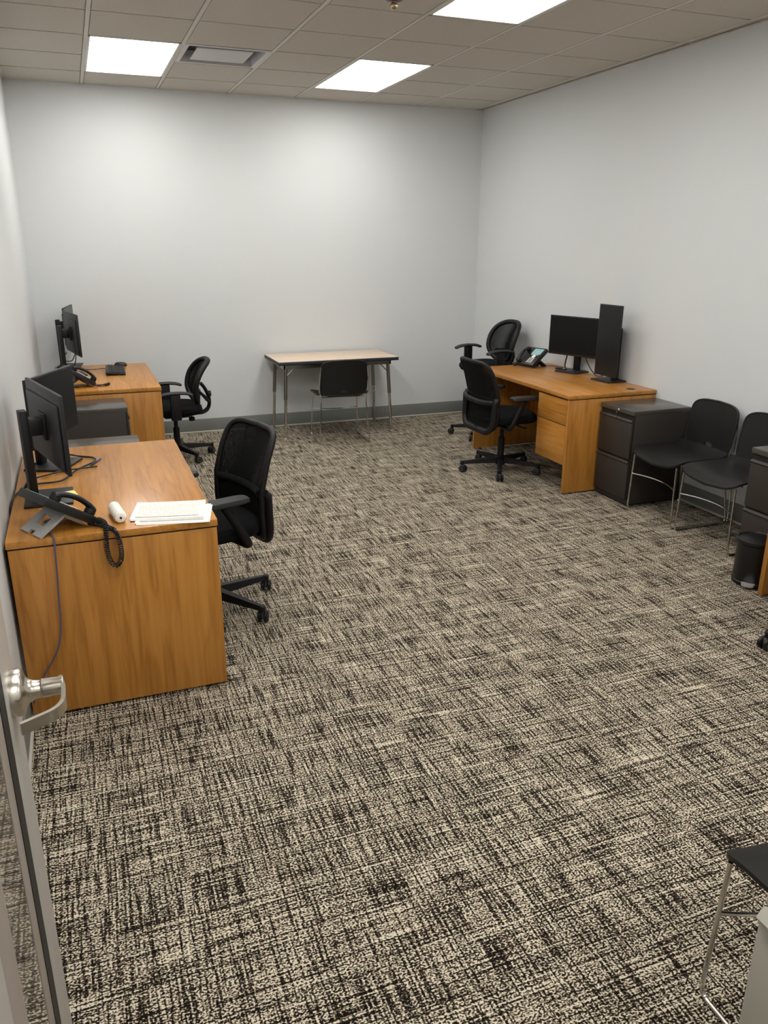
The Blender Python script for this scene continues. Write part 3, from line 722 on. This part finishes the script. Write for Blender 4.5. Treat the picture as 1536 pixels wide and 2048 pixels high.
# phone on the desk by the door: its back and stand towards the doorway
make_phone((.276, -4.640), R(118.6), 'black desk phone with grey stand, coiled cord hanging over the desk edge',
           ([(.322, -4.715, .768), (.345, -4.74, .775), (.362, -4.775, .768), (.362, -4.810, .742), (.358, -4.822, .69), (.366, -4.824, .635), (.384, -4.824, .612), (.404, -4.824, .635), (.408, -4.822, .69), (.396, -4.812, .745), (.372, -4.785, .756), (.340, -4.735, .756), (.305, -4.70, .754)], 62, 'world'))
make_phone((3.995, -1.69), R(-72), 'black desk phone with lit teal display and white keys',
           ([(-.080, .004, .020), (-.11, -.010, .012), (-.14, .02, .0118), (-.17, .05, .0118), (-.20, .06, .0118)], 18), stand='phone_body')
make_phone((.40, -1.38), R(100), 'black desk phone half hidden behind the monitors at the keyboard desk',
           ([(-.080, .004, .020), (-.10, -.04, .010), (-.09, -.09, .0118), (-.05, -.12, .0118)], 16), stand='phone_body')

# ------------------------------------------------------------------ cables
def cable(name, pts, r, m_, label):
    return tag(MB().tube(spline(pts, 8), r, 8).build(name, m_), label, 'cable')
cable('network_cable', [(.155, -4.735, .752), (.172, -4.785, .751), (.178, -4.803, .735), (.176, -4.812, .66), (.168, -4.815, .52), (.160, -4.815, .39), (.135, -4.815, .29), (.075, -4.81, .19), (.03, -4.80, .10), (.022, -4.78, .012)], .0034, 'cable_blue', 'thin blue network cable hanging down the desk end panel')
cable('monitor_cable', [(.12, -4.27, .90), (.07, -4.24, .80), (.05, -4.16, .762), (.07, -4.02, .760), (.14, -3.94, .756), (.22, -3.90, .760), (.30, -3.88, .758), (.36, -3.84, .750)], .0042, 'cable_black', 'black cable looping around the monitor bases by the pen')
cable('monitor_cable', [(.14, -3.70, .90), (.19, -3.66, .80), (.27, -3.60, .752), (.345, -3.66, .751), (.352, -3.74, .751), (.27, -3.87, .751), (.20, -4.04, .751), (.08, -4.07, .751), (.02, -4.20, .751), (.006, -4.36, .74), (.006, -4.42, .68)], .0042, 'cable_black', 'black cable running from the far monitor to the wall behind the phone')
cable('monitor_cable', [(.24, -.74, .92), (.20, -.72, .86), (.27, -.66, .84), (.31, -.62, .90), (.29, -.60, .80), (.24, -.62, .752), (.15, -.72, .752), (.06, -.78, .752), (.03, -.84, .74), (.02, -.86, .62)], .0042, 'cable_black', 'black cable tangled under the monitors at the keyboard desk')
cable('keyboard_cable', [(.34, -.56, .752), (.42, -.60, .752), (.50, -.58, .752), (.545, -.60, .752)], .0028, 'cable_black', 'thin black cable from the keyboard to the monitors')
cable('monitor_cable', [(4.27, -1.93, .90), (4.25, -1.93, .80), (4.235, -1.955, .775), (4.21, -2.01, .762), (4.17, -1.985, .760), (4.155, -1.935, .762), (4.19, -1.905, .760), (4.225, -1.935, .760)], .006, 'cable_black', 'black cable bundle lying on the wide monitor base')
cable('monitor_cable', [(4.30, -2.13, .90), (4.30, -2.20, .82), (4.31, -2.29, .752), (4.335, -2.36, .751)], .004, 'cable_black', 'black cable dropping between the wide and the upright monitor')
cable('phone_cable', [(4.195, -1.665, .752), (4.26, -1.73, .750), (4.30, -1.84, .750), (4.285, -1.93, .750)], .0025, 'cable_black', 'thin black cable from the phone with lit display')

# ------------------------------------------------------------------ things on the desks
def sheet(loc, ang, label, w=.279, d=.216, m_='printed_form', curl=.003, name='paper_sheet'):
    mb = MB(); n = 10; vs = []; fs = []
    for k in range(2):
        for i in range(n + 1):
            for j in range(5):
                x = -w / 2 + w * i / n; y = -d / 2 + d * j / 4
                z = curl * (max(0, abs(x) / (w / 2) - .55) ** 2) * 3 + k * .0006
                vs.append((x, y, z))
    q = (n + 1) * 5
    for i in range(n):
        for j in range(4):
            a = i * 5 + j; fs += [(a, a + 5, a + 6, a + 1), (a + q, a + 1 + q, a + 6 + q, a + 5 + q)]
    for i in range(n):
        for j, sg in ((0, 1), (4, 1)): a = i * 5 + j; fs.append((a, a + 5, a + 5 + q, a + q))
    for j in range(4):
        for i in (0, n): a = i * 5 + j; fs.append((a, a + 1, a + 1 + q, a + q))
    o = mb.add(vs, fs).build(name, m_); o.location = loc; o.rotation_euler = (0, 0, R(ang))
    return tag(o, label, 'paper', 'papers on the desk')
sheet((.632, -4.690, DH + .0006), -12, 'printed form lying at the bottom of the paper pile', curl=.002)
sheet((.627, -4.678, DH + .0020), -12.5, 'printed form sticking out below the top sheets', curl=.002)
sheet((.614, -4.640, DH + .0036), -11.5, 'printed form just under the top sheet', curl=.003)
sheet((.613, -4.630, DH + .0052), -12.3, 'white printed form on top of the paper pile', curl=.004)
o = MB().bb(-.038, .038, -.038, .038, 0, .0012, .0003).build('sticky_note', 'sticky'); o.location = (.225, -4.285, DH + .0123); o.rotation_euler = (0, 0, R(12))
tag(o, 'yellow sticky note on the black monitor base', 'note')
t = thing('white_roll', (.412, -4.645, DH), R(97), 'small wrapped white roll between phone and papers', 'roll')
MB().lathe([(.001, -.080), (.012, -.082), (.020, -.078), (.0235, -.070), (.0240, .0), (.0235, .068), (.020, .076), (.010, .079), (.001, .078)], (0, 0, .0245), 22, 'x').build('roll_body', 'white_wrap', t)
mb = MB()
for xx in (-.066, -.052): mb.lathe([(.0242, xx - .004), (.0252, xx - .002), (.0252, xx + .002), (.0242, xx + .004)], (0, 0, .0245), 22, 'x', cap=False)
mb.build('wrap_fold', 'white_wrap', t)
MB().lathe([(.001, -.0835), (.0045, -.0835), (.0045, -.080), (.001, -.080)], (0, 0, .0245), 12, 'x').build('core_hole', 'gasket', t)
t = thing('pen', (.356, -3.752, DH), math.atan2(.131, .053), 'blue pen beside the monitor base', 'pen')
MB().lathe([(.001, -.072), (.003, -.066), (.0048, -.055), (.0048, .01), (.001, .01)], (0, 0, .0055), 12, 'x').build('barrel', 'cable_black', t)
MB().lathe([(.001, .005), (.0054, .005), (.0054, .062), (.004, .068), (.001, .069)], (0, 0, .0055), 12, 'x').build('cap', 'pen_blue', t)
# keyboard and mouse on the back desk (long side along the room)
t = thing('keyboard', (.605, -.74, DH), R(88), 'black computer keyboard on the desk by the back wall', 'keyboard')
kw, kd = .44, .155; M = Matrix.Translation((0, 0, .012)) @ Matrix.Rotation(R(5), 4, 'X')
body = MB().bb(-kw / 2, kw / 2, -kd / 2, kd / 2, -.006, .010, .004).move(M).build('case', 'black_plastic', t)
key = None
for r_ in range(6):
    for c_ in range(20):
        if key is None: key = MB().hexa([(-.0085, -.0085, .010), (.0085, -.0085, .010), (.0085, .0085, .010), (-.0085, .0085, .010)], [(-.007, -.007, .016), (.007, -.007, .016), (.007, .007, .016), (-.007, .007, .016)]).build('keycap', 'chair_frame', body, smooth=False); k_ = key
        else: k_ = key.copy(); COL.objects.link(k_)
        k_.matrix_local = M @ Matrix.Translation((-.2 + c_ * .021, -.058 + r_ * .0215, 0))
mb = MB()
for s in (-1, 1): mb.bb(s * .19 - .015, s * .19 + .015, .055, .066, 0, .014, .002)
mb.build('foot', 'black_plastic', t)
t = thing('computer_mouse', (.665, -.43, DH), R(80), 'black mouse behind the keyboard', 'mouse')
MB().pillow(sup(.031, .055, 2.6), [(.92, 0), (1.0, .008), (.96, .018), (.82, .028), (.5, .035), (.05, .037)], 32).build('shell', 'mouse_black', t)
MB().lathe([(.001, -.004), (.009, -.004), (.009, .004), (.001, .004)], (0, .028, .029), 14, 'x').build('scroll_wheel', 'caster_rim', t)

# ------------------------------------------------------------------ pedal bin
t = thing('pedal_bin', (3.695, -4.745, 0), R(-55), 'small round black pedal bin with silver pedal', 'bin')
MB().lathe([(.001, .012), (.096, .012), (.100, .018), (.102, .235), (.098, .240), (.001, .240)], n=36).build('bucket', 'trash_black', t)
MB().lathe([(.001, .0), (.100, .0), (.104, .006), (.104, .022), (.100, .026), (.001, .026)], n=36).build('foot_ring', 'black_plastic', t)
MB().lathe([(.099, .240), (.108, .242), (.110, .250), (.108, .259), (.100, .262), (.097, .258), (.060, .268), (.020, .272), (.001, .272)], n=36, cap=False).build('lid', 'trash_black', t)
pd = MB().prism([(-.036, -.098), (.036, -.098), (.030, -.128), (.015, -.138), (-.015, -.138), (-.030, -.128)], .018, .030)
pd.build('pedal', 'pedal_silver', t)
